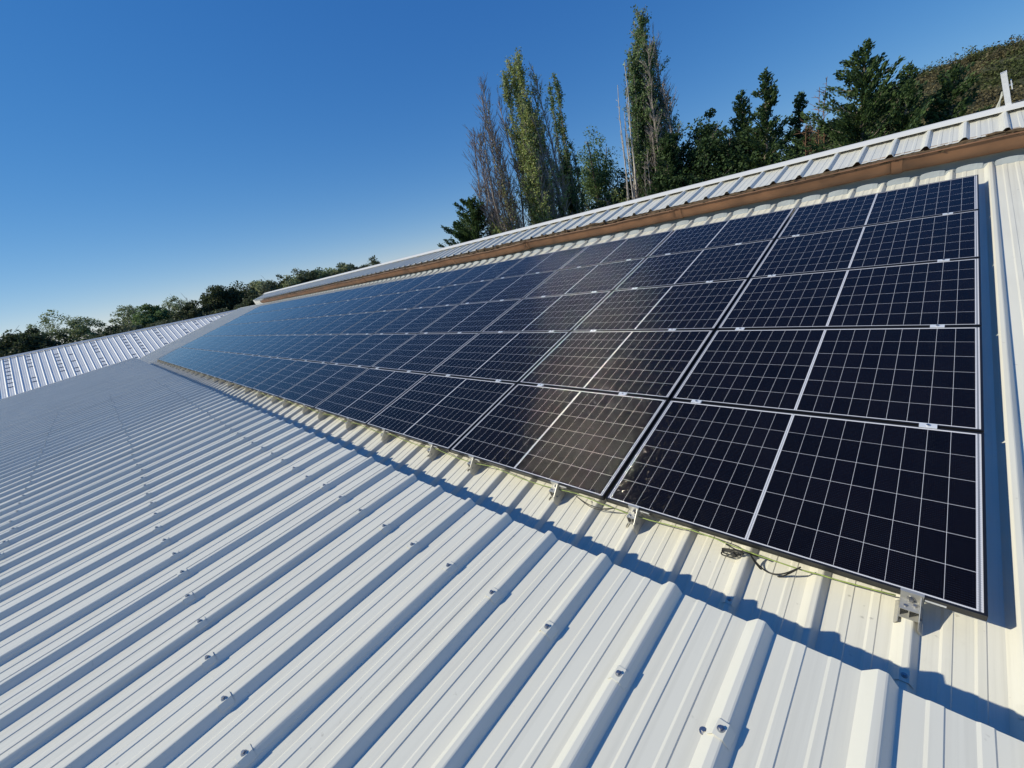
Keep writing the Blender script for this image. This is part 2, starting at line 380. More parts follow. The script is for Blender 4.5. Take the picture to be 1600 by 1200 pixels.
def poplar(x, y, h, rad, label, cols=POP, stems=9, leafy=.8, leaf=.15, z=-6.5, group='trees behind the roof', name='poplar_tree', lean=(0, 0), n_leaf=26, twigs=True, bark='pale_bark', bare_side=None, base=.06):
    r = tree_root(name, x, y, label, 'tree', group, z)
    t = MB(); tw = MB(); cen = []
    t.tube([(0, 0, 0), (lean[0]*h*.3, lean[1]*h*.3, h*.3)], [h*.022, h*.014], 8)
    for i in range(stems):
        az = 2*math.pi*(i + rnd.random()*.7)/stems
        top = h * (1.0 if i == 0 else rnd.uniform(.93, .985) if i in (3, 7) else rnd.uniform(.62, .95)); spread = 0.05 if i == 0 else rnd.uniform(.35, 1.0)
        ex, ey = math.cos(az)*rad*spread, math.sin(az)*rad*spread
        z0 = h*rnd.uniform(base, .28)
        pts = []
        for k in range(8):
            s = k/7; zz = z0 + (top - z0)*s; f = math.sin(min(1, s*1.5)*math.pi/2)
            f2 = f * (1 - .35*max(0, s-.5)*2*(1 if i else 0))
            pts.append(np.array([ex*f2 + lean[0]*zz + rnd.gauss(0, .06), ey*f2 + lean[1]*zz + rnd.gauss(0, .06), zz]))
        t.tube([tuple(p) for p in pts], [h*.0048*(1-.85*k/7) + .010 for k in range(8)], 5, cap=False)
        is_leafy = rnd.random() < leafy or i == 0 and leafy > .3
        if bare_side is not None: is_leafy = (math.cos(az - bare_side) < .15) or (i == 0)
        for q in range(int((top - z0) * 8.0)):
            s = rnd.random(); k = min(6, int(s*7)); fr = s*7-k
            b0 = pts[k]*(1-fr) + pts[k+1]*fr
            a2 = rnd.random()*2*math.pi; el = R(rnd.uniform(48, 74)); Lb = rnd.uniform(.5, 1.35) * (1.1 - .5*s) * rad/1.5
            d = np.array([math.cos(a2)*math.cos(el), math.sin(a2)*math.cos(el), math.sin(el)])
            e1 = b0 + d*Lb
            if twigs:
                tw.tube([tuple(b0), tuple(b0 + d*Lb*.5 + np.array([0, 0, .03])), tuple(e1 + np.array([0, 0, .1]))], [.024, .018, .010], 3, cap=False)
                for _ in range(3):
                    s2 = rnd.uniform(.25, .9); bb = b0 + d*Lb*s2
                    d2 = d + np.array([rnd.gauss(0, .35), rnd.gauss(0, .35), .2]); d2 /= np.linalg.norm(d2)
                    tw.tube([tuple(bb), tuple(bb + d2*Lb*rnd.uniform(.3, .6))], [.016, .009], 3, cap=False)
            if is_leafy or rnd.random() < leafy*.18:
                n = int(n_leaf * 2.6 * Lb) + 3
                ss = rng.random(n)
                cen.append(b0 + d*(ss*Lb*1.1)[:, None] + rng.normal(size=(n, 3)) * .13)
    t.build('trunk', M[bark], r, loc=(0, 0, 0))
    if tw.v: tw.build('branches', M['twig'] if bark != 'rust' else M['rust_twig'], r, loc=(0, 0, 0))
    if cen:
        cen = np.concatenate(cen)
        leaf_mesh('crown', cen, leaf * 1.05 * rng.uniform(.6, 1.4, len(cen)), tints(len(cen), cols, .35), r)
    return r

def crown_points(h, rx, ry, zc, rz, clumps, per, sig, solid=.35):
    cen = []
    for i in range(clumps):
        v = rng.normal(size=3); v /= np.linalg.norm(v)
        if v[2] < -.5: v[2] *= -.5
        k = rng.uniform(solid, 1.0) ** .6 * rng.uniform(.85, 1.02)
        if v[2] > .7: k *= .88
        c = np.array([v[0]*rx*k, v[1]*ry*k, zc + v[2]*rz*k])
        n = int(per * 1.5 * rng.uniform(.5, 1.4))
        q = rng.normal(size=(n, 3)); q /= (np.linalg.norm(q, axis=1)[:, None] + 1e-6)
        q *= (rng.random((n, 1)) ** .45) * sig * rng.uniform(.6, 1.3); q[:, 2] *= .72
        cen.append(c + q)
    return np.concatenate(cen)
def round_tree(x, y, h, rad, label, cols=DARK, clumps=46, per=90, leaf=.2, z=-6.5, group=None, cz=.58, name='leafy_tree', sig=None, solid=.35, bark='bark'):
    r = tree_root(name, x, y, label, 'tree', group, z)
    t = MB(); t.tube([(0, 0, 0), (.1, 0, h*.3), (0, .1, h*.6)], [h*.026, h*.02, h*.008], 7)
    for i in range(9):
        a = 2*math.pi*i/9 + rnd.random(); z0 = h*rnd.uniform(.22, .45); ln = rad*rnd.uniform(.6, .95)
        e = (math.cos(a)*ln, math.sin(a)*ln, min(h*.93, z0 + h*rnd.uniform(.15, .48)))
        m = (e[0]*.45, e[1]*.45, (z0+e[2])/2 - .1)
        t.tube([(0, 0, z0), m, e], [h*.012, h*.007, h*.002], 5, cap=False)
        for _ in range(5):
            s = rnd.uniform(.4, 1); b = [m[k] + (e[k]-m[k])*s for k in range(3)]
            t.tube([tuple(b), (b[0]+rnd.gauss(0, rad*.25), b[1]+rnd.gauss(0, rad*.25), b[2]+abs(rnd.gauss(0, rad*.25)))], [h*.003, h*.001], 3, cap=False)
    t.build('trunk', M[bark], r, loc=(0, 0, 0))
    cen = crown_points(h, rad, rad, h*cz, h*(1-cz)*.98, clumps, per, sig or rad*.30, solid)
    cen = cen[cen[:, 2] > h*.1]
    leaf_mesh('crown', cen, leaf * 1.35 * rng.uniform(.6, 1.4, len(cen)), tints(len(cen), cols, .28), r)
    return r

def bare_tree(x, y, h, rad, label, mat='pale_bark', tmat='twig', stems=4, z=-6.5, group='trees behind the roof', twn=160, name='bare_tree', elr=(45, 75), tl=1.1):
    r = tree_root(name, x, y, label, 'tree', group, z)
    t = MB(); tw = MB()
    for i in range(stems):
        a = 2*math.pi*i/stems + rnd.random(); top = h*(1 if i == 0 else rnd.uniform(.72, .97))
        ex, ey = math.cos(a)*rad*.5, math.sin(a)*rad*.5
        pts = [np.array([ex*min(1, k/3) + rnd.gauss(0, .05), ey*min(1, k/3) + rnd.gauss(0, .05), top*k/8]) for k in range(9)]
        t.tube([tuple(p) for p in pts], [h*.0055*(1-.8*k/8) for k in range(9)], 6, cap=False)
        for q in range(twn // stems):
            s = rnd.uniform(.15, .98); k = min(7, int(s*8)); b0 = pts[k] + (pts[k+1]-pts[k])*(s*8-k)
            a2 = rnd.random()*2*math.pi; el = R(rnd.uniform(*elr)); Lb = rnd.uniform(.3, 1)*tl*(1.1-.8*s)
            d = np.array([math.cos(a2)*math.cos(el), math.sin(a2)*math.cos(el), math.sin(el)])
            tw.tube([tuple(b0), tuple(b0+d*Lb)], [.020, .007], 3, cap=False)
            for _ in range(2):
                bb = b0 + d*Lb*rnd.uniform(.3, .9); d2 = d + np.array([rnd.gauss(0, .5), rnd.gauss(0, .5), .1])
                tw.tube([tuple(bb), tuple(bb + d2*Lb*.4)], [.012, .005], 3, cap=False)
    t.build('trunk', M[mat], r, loc=(0, 0, 0)); tw.build('branches', M[tmat], r, loc=(0, 0, 0))
    return r

G = 'trees behind the roof'
conifer(-30.9, 25.8, 12.9, 4.6, 'small dark conifer left of the tall bare poplars', CEDAR, irr=.25, power=.42, dens=34)
poplar(-27.6, 27.2, 21.2, 2.5, 'tall poplar with mostly bare grey twigs, leftmost of the poplars', OLIVE + BROWN, stems=17, leafy=.16, lean=(-.024, .0), n_leaf=10, leaf=.13)
poplar(-24.2, 29.6, 22.4, 2.0, 'tall poplar with olive leaves and bare pale branches on its right side', POP, stems=16, leafy=.75, lean=(-.062, -.02), n_leaf=24, leaf=.14, bare_side=0.3)
bare_tree(-24.2, 30.7, 17.2, .5, 'thin bare sapling just right of the olive poplar', stems=2, twn=110, tl=.9)
conifer(-25.0, 32.8, 14.6, 1.1, 'narrow dark evergreen behind the olive poplar', DARK, irr=.2, power=.5, dens=34)
poplar(-24.3, 33.2, 21.5, .95, 'slim leafy poplar standing apart, left of the dead pale poplar', POPD, stems=6, leafy=.9, lean=(-.035, 0), n_leaf=20, leaf=.15)
round_tree(-24.4, 36.9, 18.3, 2.6, 'open dark green tree between the slim poplar and the dead one', POPD, clumps=230, per=44, leaf=.125, cz=.60, sig=.85, solid=.08, group=G)
bare_tree(-19.0, 33.2, 19.9, .9, 'dead poplar with pale bare upright stems', stems=7, twn=260, tl=1.0, mat='dead_wood', tmat='dead_wood')
bare_tree(-18.0, 33.6, 14.8, 1.8, 'low bare twiggy tree at the foot of the tallest poplar', stems=9, twn=600, tl=1.7)
poplar(-17.8, 35.8, 22.9, 2.2, 'tallest poplar, dark leaves at the top and pale bare stems on its right', POPD, stems=20, leafy=.7, lean=(-.018, 0), n_leaf=24, leaf=.15, bare_side=0.2)
round_tree(-18.8, 31.6, 12.6, 3.2, 'dark olive bushy tree in front of the tallest poplar', OLIVE + DARK, clumps=80, per=110, leaf=.15, cz=.5, sig=.8, group=G)
round_tree(-15.9, 35.2, 15.8, 3.2, 'dark bushy tree right of the tallest poplar', DARK, clumps=80, per=110, leaf=.16, cz=.55, sig=.7, group=G)
conifer(-16.0, 33.8, 14.2, 2.2, 'dark evergreen with several small tips right of the tallest poplar', DARK, irr=.35, power=.55, dens=30)
round_tree(-14.0, 37.8, 17.2, 2.7, 'tall dark rounded tree at the left of the conifer group', DARK, clumps=150, per=100, leaf=.15, cz=.55, sig=.75, solid=.1, group=G)
conifer(-12.5, 40.2, 16.4, 2.6, 'dark conifer between the rounded tree and the pointed conifer', CEDAR, irr=.3, power=.65)
conifer(-9.9, 36.8, 16.5, 4.2, 'pointed dark conifer left of the small rusty dead tree', CEDAR, irr=.35, power=.85)
conifer(-8.3, 39.1, 14.7, 2.6, 'small pointed conifer beside the rusty dead tree', CEDAR, irr=.3, power=.8)
bare_tree(-7.1, 37.4, 14.9, 1.5, 'small dead tree with rusty bare branches between two conifers', mat='rust_twig', tmat='rust_twig', stems=4, twn=420, elr=(5, 55), tl=1.8)
round_tree(-6.9, 36.0, 10.6, 1.7, 'brown withered bush below the dead rusty tree', BROWN + SCRUB, clumps=40, per=60, leaf=.15, sig=.6, group=G)
conifer(-4.35, 35.8, 15.7, 6.6, 'big spreading conifer with open branches at the right of the tree row', CEDAR, irr=.45, power=.85, ang=(3, 38), dens=22, per_m=14)
conifer(-2.3, 35.2, 13.6, 2.6, 'shorter conifer at the right side of the big spreading conifer', CEDAR, irr=.4, power=.8)
conifer(-.4, 37.0, 13.0, 3.4, 'broad green conifer bush at the foot of the hill', CEDAR, irr=.4, power=.6)
for k, (x, y, hh, rr, lb) in enumerate([
        (-29.0, 24.6, 10.2, 2.0, 'yellowish green shrub below the leftmost poplar'),
        (-26.4, 26.0, 9.9, 1.8, 'bright olive bush at the foot of the poplars'),
        (-24.0, 28.0, 11.2, 1.6, 'dark bush at the foot of the olive poplar'),
        (-22.6, 30.6, 11.0, 2.0, 'dark green bush below the slim poplar'),
        (-20.6, 31.6, 9.9, 1.7, 'olive bush left of the dead pale poplar'),
        (-28.2, 26.6, 12.4, 2.0, 'tall olive shrub growing into the bare left poplar'),
        (-25.3, 29.4, 13.2, 1.9, 'tall yellowish shrub growing into the olive poplar'),
        (-21.6, 33.0, 12.8, 2.1, 'tall dark shrub between the slim poplar and the dead pale one'),
        (-19.6, 34.6, 13.0, 1.8, 'dark shrub behind the dead pale poplar'),
        (-15.0, 33.4, 12.4, 2.2, 'dark shrub right of the tallest poplar')]):
    round_tree(x, y, hh, rr, lb, (OLIVE + POP) if k in (0, 1, 4, 5, 6) else DARK, clumps=64, per=110, leaf=.14, cz=.5, sig=.65, group='bushes at the foot of the trees', name='bush')
for k, (x, y, hh, rr, lb) in enumerate([
        (-14.2, 31.5, 10.3, 2.0, 'grey green shrub behind the roof, leftmost of the pale shrubs'),
        (-12.2, 32.3, 10.2, 2.2, 'grey green shrub below the rounded dark tree'),
        (-10.0, 32.0, 9.6, 2.1, 'grey green shrub in front of the pointed conifer'),
        (-7.8, 33.0, 9.5, 1.9, 'low shrub in front of the small pointed conifer'),
        (-5.2, 32.6, 9.6, 2.2, 'dark shrub in front of the big spreading conifer'),
        (-2.0, 33.0, 10.0, 2.6, 'green shrub below the shorter right conifer'),
        (1.6, 36.0, 11.0, 3.0, 'green shrub at the foot of the hill near the metal post')]):
    round_tree(x, y, hh, rr, lb, GREYG if k < 4 else CEDAR, clumps=56, per=90, leaf=.16, cz=.5, sig=.75, group='bushes at the foot of the trees', name='bush')

belt = [(-22.2, 37.5, 14.6, 2.6, 'dark broadleaf tree filling the gap left of the dead pale poplar'), (-13.2, 36.0, 15.6, 3.1, 'dark broadleaf tree below the left conifers'),
        (-11.6, 38.6, 15.2, 2.8, 'dark broadleaf tree left of the pointed conifer'), (-5.6, 40.5, 13.6, 3.0, 'dark broadleaf tree behind the rusty dead tree'),
        (-15.6, 38.5, 16.2, 3.2, 'dark broadleaf tree behind the rounded dark tree')]
for x, y, hh, rr, lb in belt:
    round_tree(x, y, hh, rr, lb, DARK, clumps=120, per=100, leaf=.15, cz=.52, sig=.8, solid=.1, group=G)
# scrub on the hillside: nobody could count it
pc, ps, pt = [], [], []
patch = lambda x, y: .5 + .5*math.sin(x*.13 + 1.3*math.sin(y*.07))*math.cos(y*.11 + math.sin(x*.09))
for i in range(3400):
    x = rng.uniform(-50, 48); y = 60 + 113 * rng.random() ** .8
    zz = hill_h(x, y); rr = rng.uniform(.9, 2.0) + 2.6 * rng.random() ** 5
    n = int(85 * rng.uniform(.6, 1.3)); q = rng.normal(size=(n, 3)); q /= np.linalg.norm(q, axis=1)[:, None]
    q *= rng.random((n, 1)) ** .4 * rr; q[:, 2] = np.abs(q[:, 2]) * .85
    pc.append(np.array([x, y, zz - .2]) + q); ps.append(rng.uniform(.25, .6, n))
    pk = patch(x, y); base = np.array([SCRUB[2], SCRUB[0], SCRUB[1], SCRUB[3]][min(3, int(pk*3.99 * rng.uniform(.7, 1.2)))]) * rng.uniform(.65, 1.35)
    pt.append(np.clip(base * (1 + rng.normal(size=(n, 1)) * .25), .005, .5))
tag(leaf_mesh('hillside_scrub', np.concatenate(pc), np.concatenate(ps), np.concatenate(pt)),
    'brown and green scrub covering the hillside at the right', 'scrub', kind='stuff')

# far trees beyond the left building, 90 to 100 m off
FARD = [(.075, .098, .045), (.095, .115, .050), (.060, .082, .038)]
GF = 'far trees beyond the left roof'
far = [(-100, -13, 13.0, 5.0, 'dark far tree at the left edge of the picture', FARD, .4), (-99, -8.6, 12.2, 4.0, 'dark far tree, second from the left edge', FARD, .4),
       (-104, -5.0, 14.2, 3.8, 'sparse far tree with a pale domed crown left of the gap', FAR, .7), (-101, -1.9, 12.6, 2.8, 'thin far tree with see-through branches beside the gap', FAR, .85),
       (-97, 2.2, 9.6, 2.6, 'low dark far bush right of the gap', FARD, .3), (-105, 4.4, 13.6, 3.2, 'sparse pale far tree rising above the low bush', FAR, .85),
       (-99, 7.2, 13.2, 3.4, 'olive far tree right of the sparse pale one', POPD, .4), (-104, 11.6, 13.6, 3.4, 'thin pale far tree left of the dark clump', FAR, .85),
       (-98, 13.2, 11.6, 3.4, 'dark far tree in front of the thin pale one', FARD, .35), (-99, 17.6, 13.6, 3.6, 'dark green far tree, left half of the dark clump', FARD, .35),
       (-98, 20.6, 14.0, 4.2, 'large dark far tree, right half of the dark clump', FARD, .35), (-99, 25.5, 13.4, 3.6, 'grey green far tree where the wood begins', FAR, .5)]
for x, y, hh, rr, lb, cl, so_ in far:
    sp = so_ > .6
    round_tree(x, y, hh, rr, lb, cl, clumps=90 if not sp else 80, per=110 if not sp else 46, leaf=.26 if not sp else .18, cz=.56, sig=rr*.3 if not sp else rr*.26, group=GF, solid=so_)
pc, ps, pt = [], [], []
for i in range(80):
    tt = rng.random(); x = -100 + 8*tt + rng.normal()*2.5; y = 23 + 22*tt + rng.normal()*.6; hh = (12.2 + rng.normal()*.6) + .6*tt
    c = crown_points(hh, 2.6, 2.6, hh*.6, hh*.4, 26, 46, 1.0); c = c[c[:, 2] > 1]
    pc.append(c + np.array([x, y, -6.5])); n = len(c); ps.append(rng.uniform(.25, .55, n))
    base = np.array((FAR + GREYG)[rng.integers(0, 6)]) * rng.uniform(.7, 1.15); pt.append(np.clip(base * (1 + rng.normal(size=(n, 1))*.25), .005, .5))
for i in range(100):
    x = -92 + rng.normal()*2; y = rng.uniform(-22, 26); hh = rng.uniform(8.0, 10.6)
    c = crown_points(hh, 2.4, 2.4, hh*.55, hh*.45, 22, 44, .9); pc.append(c + np.array([x, y, -6.5])); n = len(c)
    ps.append(rng.uniform(.22, .5, n)); base = np.array((FARD + GREYG)[rng.integers(0, 6)]) * rng.uniform(.7, 1.1); pt.append(np.clip(base * (1 + rng.normal(size=(n, 1))*.25), .005, .5))
tag(leaf_mesh('far_woodland', np.concatenate(pc), np.concatenate(ps), np.concatenate(pt)),
    'grey green wood running into the distance behind the roofs', 'wood', kind='stuff')

# ---------------------------------------------------------------- ribbed roofing
def profile(pitch, hgt=.040, first=True):
    k = pitch / .333
    pr = [(0, 0), (.058, 0), (.067, .0042), (.095, .0042), (.099, 0), (.158, 0), (.167, .0042), (.191, .0042), (.195, 0), (.244, 0), (.277, hgt-.005), (.283, hgt), (.302, hgt), (.3070, hgt-.0018), (.3112, hgt-.0060)]
    return [(a * k, b) for a, b in pr]
def ribbed(mb, u_foot, pitch, i0, i1, v0, v1, fn, hgt=.04, nv=2, thick=.0012, lap_every=3, jig=0.0, turn_up=0.0):
    pr = []
    for i in range(i0, i1 + 1):
        for a, b in profile(pitch, hgt): pr.append((u_foot + i*pitch + a, b, i))
    pr.append((u_foot + (i1+1)*pitch, 0, i1))
    n = len(pr)
    rows = [v0 + (v1 - v0)*k/nv for k in range(nv + 1)]
    jit = {i: rnd.gauss(0, jig) for i in range(i0, i1 + 2)}
    vs = []
    for layer in (0, -thick):
        for k, v in enumerate(rows):
            for (u, b, i) in pr:
                vv = v + (jit[(i // 3) * 3 if (i // 3) * 3 in jit else i] if k == nv else 0)
                vs.append(fn(u, vv, b + layer))
    fs = []
    for k in range(nv):
        for j in range(n - 1):
            a = k*n + j; fs.append((a, a+1, a+n+1, a+n))
    off = (nv+1)*n
    for k in range(nv):
        for j in range(n - 1):
            a = off + k*n + j; fs.append((a, a+n, a+n+1, a+1))
    for j in range(n - 1):
        fs.append((j, off+j, off+j+1, j+1)); a = nv*n + j; fs.append((a, a+1, off+a+1, off+a))
    mb.add(vs, fs)
    # side laps: the free edge of each sheet folded over a rib
    for i in range(i0, i1 + 1):
        if i % lap_every: continue
        k_ = pitch/.333; u0 = u_foot + i*pitch
        lp = [(u0 + .268*k_, hgt*.65 + .0010), (u0 + .277*k_ - .001, hgt - .0035), (u0 + .283*k_, hgt + .0020), (u0 + .302*k_, hgt + .0020), (u0 + .3072*k_, hgt + .0003), (u0 + .3122*k_ + .0012, hgt - .0050), (u0 + .3225*k_ + .0012, hgt*.41 + .0012)]
        lo = [(a, b - .0012) for a, b in lp]
        m_ = len(lp)
        vs = [fn(a, v, b) for v in (v0, v1 + .001) for a, b in lp] + [fn(a, v, b) for v in (v0, v1 + .001) for a, b in lo]
        fs = [(j, j+1, m_+j+1, m_+j) for j in range(m_-1)] + [(2*m_+j, 3*m_+j, 3*m_+j+1, 2*m_+j+1) for j in range(m_-1)]
        fs += [(m_-1, 3*m_-1, 4*m_-1, 2*m_-1), (0, m_, 3*m_, 2*m_)] + [(j, 2*m_+j, 2*m_+j+1, j+1) for j in range(m_-1)] + [(m_+j, m_+j+1, 3*m_+j+1, 3*m_+j) for j in range(m_-1)]
        mb.add(vs, fs)

def screw_meshes(hgt, pitch):
    # a folded saddle washer over the rib and a hexagon head screw on it, at the rib's centre, local axes u, v, n
    k_ = pitch/.333; cr = .0145*k_
    s = MB(); e = .0018; L_ = .026
    pr = [(-cr - .020*k_, hgt - .022 + e), (-cr - .001, hgt + e + .001), (cr + .001, hgt + e + .001), (cr + .0175*k_, hgt - .027 + e)]
    vs = [(a, v, b) for v in (-L_, L_) for a, b in pr] + [(a, v, b + .0018) for v in (-L_, L_) for a, b in pr]
    fs = [(8+j, 9+j, 13+j, 12+j) for j in range(3)] + [(j, 4+j, 5+j, 1+j) for j in range(3)]
    fs += [(j, j+1, 9+j, 8+j) for j in range(3)] + [(4+j, 12+j, 13+j, 5+j) for j in range(3)] + [(0, 8, 12, 4), (3, 7, 15, 11)]
    s.add(vs, fs)
    b = MB(); z = hgt + e + .003
    b.cyl((0, 0, z), (0, 0, z + .0035), .0115, 14, .0095); b.cyl((0, 0, z + .0035), (0, 0, z + .0105), .0062, 6)
    return s, b

# ---------------------------------------------------------------- building 1: lower white roof (foreground)
FP = .3333; FU = -.235
b1 = empty('white_roofed_building', (-14, -4.6, -6.5), 'long building whose low white ribbed roof fills the foreground', 'building', 'metal roofed farm buildings')
mb = MB(); ribbed(mb, FU, FP, -88, 12, -9.5, 0, F, nv=6, jig=.004)
mb.build('ribbed_roof', M['white_sheet'], b1)
mb = MB(); mb.box((-29.5, F0[1] - 9.3, -6.5), (3.9, F0[1] - .45, -.9)); mb.build('wall', M['wall'], b1)
# purlin below the free edge of the sheets
mb = MB(); mb.box((-29.5, -.42, -.075), (3.9, -.34, -.004), F); mb.build('purlin', M['steel'], b1)
mb = MB(); mb.box((-29.64, -9.5, -.12), (-29.575, .0, .048), F); mb.build('verge_trim', M['pale_sheet'], b1)
rot_f = Matrix.Rotation(FA, 4, 'X')
s_, b_ = screw_meshes(.04, FP)
s0 = b0m = None
cnt = 0; restmb = MB()
crest = lambda i: FU + i*FP + .2945*FP/.333
spots = []
for d in (-.45, -1.44, -2.51):
    for i in range(-88, 12):
        x = crest(i); p = F(x, d, 0); dist = math.dist(p, LOC); spots.append((dist, x, d + rnd.gauss(0, .012)))
spots.sort()
for j, (dist, x, d) in enumerate(spots):
    p = F(x, d, 0)
    if j < 98:
        if s0 is None:
            s0 = s_.build('saddle_washer', M['white_sheet'], b1, loc=(0, 0, 0)); b0m = b_.build('screw', M['steel'], s0, loc=(0, 0, 0)); so_ = s0; bo_ = b0m
        else:
            so_ = s0.copy(); C.objects.link(so_); bo_ = b0m.copy(); C.objects.link(bo_); bo_.parent = so_
        so_.parent = b1; so_.matrix_parent_inverse = Matrix.Translation(b1.location).inverted()
        so_.location = p; so_.rotation_euler = (FA, 0, rnd.gauss(0, .03))
    elif dist < 16:
        restmb.box((x-.008, d-.008, .0402), (x+.008, d+.008, .052), F)
tag(restmb.build('roof_screws', M['steel'], b1), kind='stuff')
mb = MB(); q = F(-.675, -.46, 0)
mb.cyl(F(-.656, -.44, .001), F(-.656, -.44, .004), .0125, 16); mb.cyl(F(-.656, -.44, .0042), F(-.656, -.44, .012), .0065, 6)
mb.build('pan_screw', M['steel'], b1)

# ---------------------------------------------------------------- building 2: the roof under the panels
RP = .3325; RU = -.181; H = .145
def Q(u, v, n): return P(u, v, n - H)
b2 = empty('cream_roofed_building', (-16, 3.0, -6.5), 'building whose steeper cream ribbed roof carries the solar panels', 'building', 'metal roofed farm buildings')
mb = MB(); ribbed(mb, RU, RP, -109, 12, -1.3, 6.48, Q, nv=3)
mb.build('ribbed_roof', M['cream_sheet'], b2)
# the pans turned up at the sheet heads, their shade put into a grey colour
mb = MB(); vs = []; m_ = 0
for i in range(-109, 13):
    for a, b in ((.0, .030), (.012, .046), (.06, .056), (.12, .060), (.18, .056), (.232, .046), (.246, .030), (.281, .0395), (.308, .0395)):
        x = RU + i*RP + a*RP/.333
        vs.append((x, b)); m_ += 1
allv = [Q(x, 6.43, min(b - .004, .001) if b != .0395 else .0395) for x, b in vs] + [Q(x, 6.505, b) for x, b in vs] + [Q(x, 6.515, b - .01) for x, b in vs]
mb.add(allv, [(j, j+1, m_+j+1, m_+j) for j in range(m_-1)] + [(m_+j, m_+j+1, 2*m_+j+1, 2*m_+j) for j in range(m_-1)])
mb.build('eaves_closure', M['shade_grey'], b2)
mb = MB(); mb.box((-36.2, .2, -6.5), (4.0, 6.0, -.55)); mb.build('wall', M['wall'], b2)
mb = MB(); mb.box((-36.52, -1.3, -.10), (-36.44, 6.48, .05), Q); mb.build('verge_trim', M['pale_sheet'], b2)
# valley flashing between the left end of the panels and the left building
s_, b_ = screw_meshes(.04, RP)
s1 = None
for (i, v) in [(0, -.27), (1, 1.60), (1, .02), (1, 3.3), (1, 5.0), (2, .9), (-1, -.32), (-3, -.3)]:
    x = RU + i*RP + .2945; p = Q(x, v, 0)
    if s1 is None:
        s1 = s_.build('saddle_washer', M['cream_sheet'], b2, loc=(0, 0, 0)); s1b = b_.build('screw', M['steel'], s1, loc=(0, 0, 0)); so_ = s1
    else:
        so_ = s1.copy(); C.objects.link(so_); q_ = s1b.copy(); C.objects.link(q_); q_.parent = so_
    so_.parent = b2; so_.matrix_parent_inverse = Matrix.Translation(b2.location).inverted()
    so_.location = p; so_.rotation_euler = (B15, 0, 0)

# ---------------------------------------------------------------- building 3: upper roof with the brown gutter
b3 = empty('upper_roofed_building', (-14, 8.6, -6.5), 'building with a narrow white upper roof above the brown gutter', 'building', 'metal roofed farm buildings')
UPI = .350; UU = -.095
def U(u, v, n): return P(u, v, n + .19)
mb = MB(); ribbed(mb, UU, UPI, -93, 11, 6.59, 7.60, U, nv=1, hgt=.042)
mb.build('ribbed_roof', M['white_sheet'], b3)
mb = MB()
mb.prism([(7.43, .0445), (7.43, .052), (7.62, .066), (7.70, .060), (7.88, -.01), (7.88, -.018), (7.70, .050), (7.62, .056)], -33.0, 4.25, U)
mb.build('ridge_cap', M['ridge'], b3)
mb = MB(); ribbed(mb, UU, UPI, -93, 11, 0, 4.2, lambda u, v, n: (u, U(0, 7.66, 0)[1] + v*cB, U(0, 7.66, 0)[2] - v*sB + n), nv=1)
mb.build('rear_roof', M['white_sheet'], b3)
mb = MB(); mb.box((-32.4, P(0, 6.75, 0)[1], -6.5), (4.0, P(0, 6.75, 0)[1] + 4.6, P(0, 6.75, 0)[2] - .12)); mb.build('wall', M['wall'], b3)
# brown gutter in lengths, each hung a little differently
GP = [(6.665, .20), (6.665, .085), (6.655, .050), (6.635, .018), (6.605, -.006), (6.57, -.018), (6.53, -.014), (6.495, .004), (6.465, .034), (6.447, .072), (6.438, .115), (6.436, .165), (6.434, .192), (6.426, .201), (6.416, .200), (6.412, .190)]
lens_ = [4.2, -.75, -3.75, -7.6, -10.6, -13.2, -16.4, -19.0, -22.6, -26.4, -30.6]
for i in range(len(lens_) - 1):
    xa, xb = lens_[i], lens_[i+1]
    s0_, s1_ = -.0035*(4.2-xa) * .6 + rnd.gauss(0, .007), -.0035*(4.2-xb) * .6 + rnd.gauss(0, .007)
    n_ = 24; out = GP; inn = [(a + (.004 if a < 6.6 else -.004), b + .004) for a, b in GP]
    mb = MB(); m_ = len(GP); vs = []; fs = []
    for k in range(n_ + 1):
        s = k/n_; x = xa + (xb - xa)*s - (.006 if k == n_ else 0); sag = s0_ + (s1_ - s0_)*s - .018*math.sin(math.pi*s) * (1 if i in (2, 3) else .4)
        dn = (rnd.gauss(0, .004), rnd.gauss(0, .003)); fw = lambda a: max(0, (6.60 - a) / .18)
        vs += [P(x, a + dn[0]*fw(a), b + sag + dn[1]*fw(a)) for a, b in out] + [P(x, a + dn[0]*fw(a), b + sag + dn[1]*fw(a)) for a, b in inn]
    w2 = 2*m_
    for k in range(n_):
        for j in range(m_ - 1):
            a = k*w2 + j; fs.append((a, a+w2, a+w2+1, a+1)); a = k*w2 + m_ + j; fs.append((a, a+1, a+w2+1, a+w2))
        a = k*w2; fs.append((a, a+m_, a+w2+m_, a+w2)); a = k*w2 + m_ - 1; fs.append((a, a+w2, a+w2+m_, a+m_))
    for k in (0, n_):
        for j in range(m_ - 1): a = k*w2 + j; fs.append((a, a+1, a+m_+1, a+m_))
    mb.add(vs, fs)
    go = mb.build('gutter', M['gutter'], b3, smooth=True)
    # collar at the joint
    mb = MB(); e = .006
    for (w0, w1) in [(xb - .055, xb + .055)]:
        pts = [(a - (e if a < 6.56 else -e if a > 6.6 else 0), b - (e if b < .03 else 0) + s1_) for a, b in GP[:-1]]
        m2 = len(pts)
        vs = [P(x, a, b) for x in (w0, w1) for a, b in pts]
        mb.add(vs, [(j, j+1, m2+j+1, m2+j) for j in range(m2-1)])
    jo = mb.build('joint_collar', M['gutter'], go, loc=None)
    jo.matrix_parent_inverse = Matrix.Identity(4)
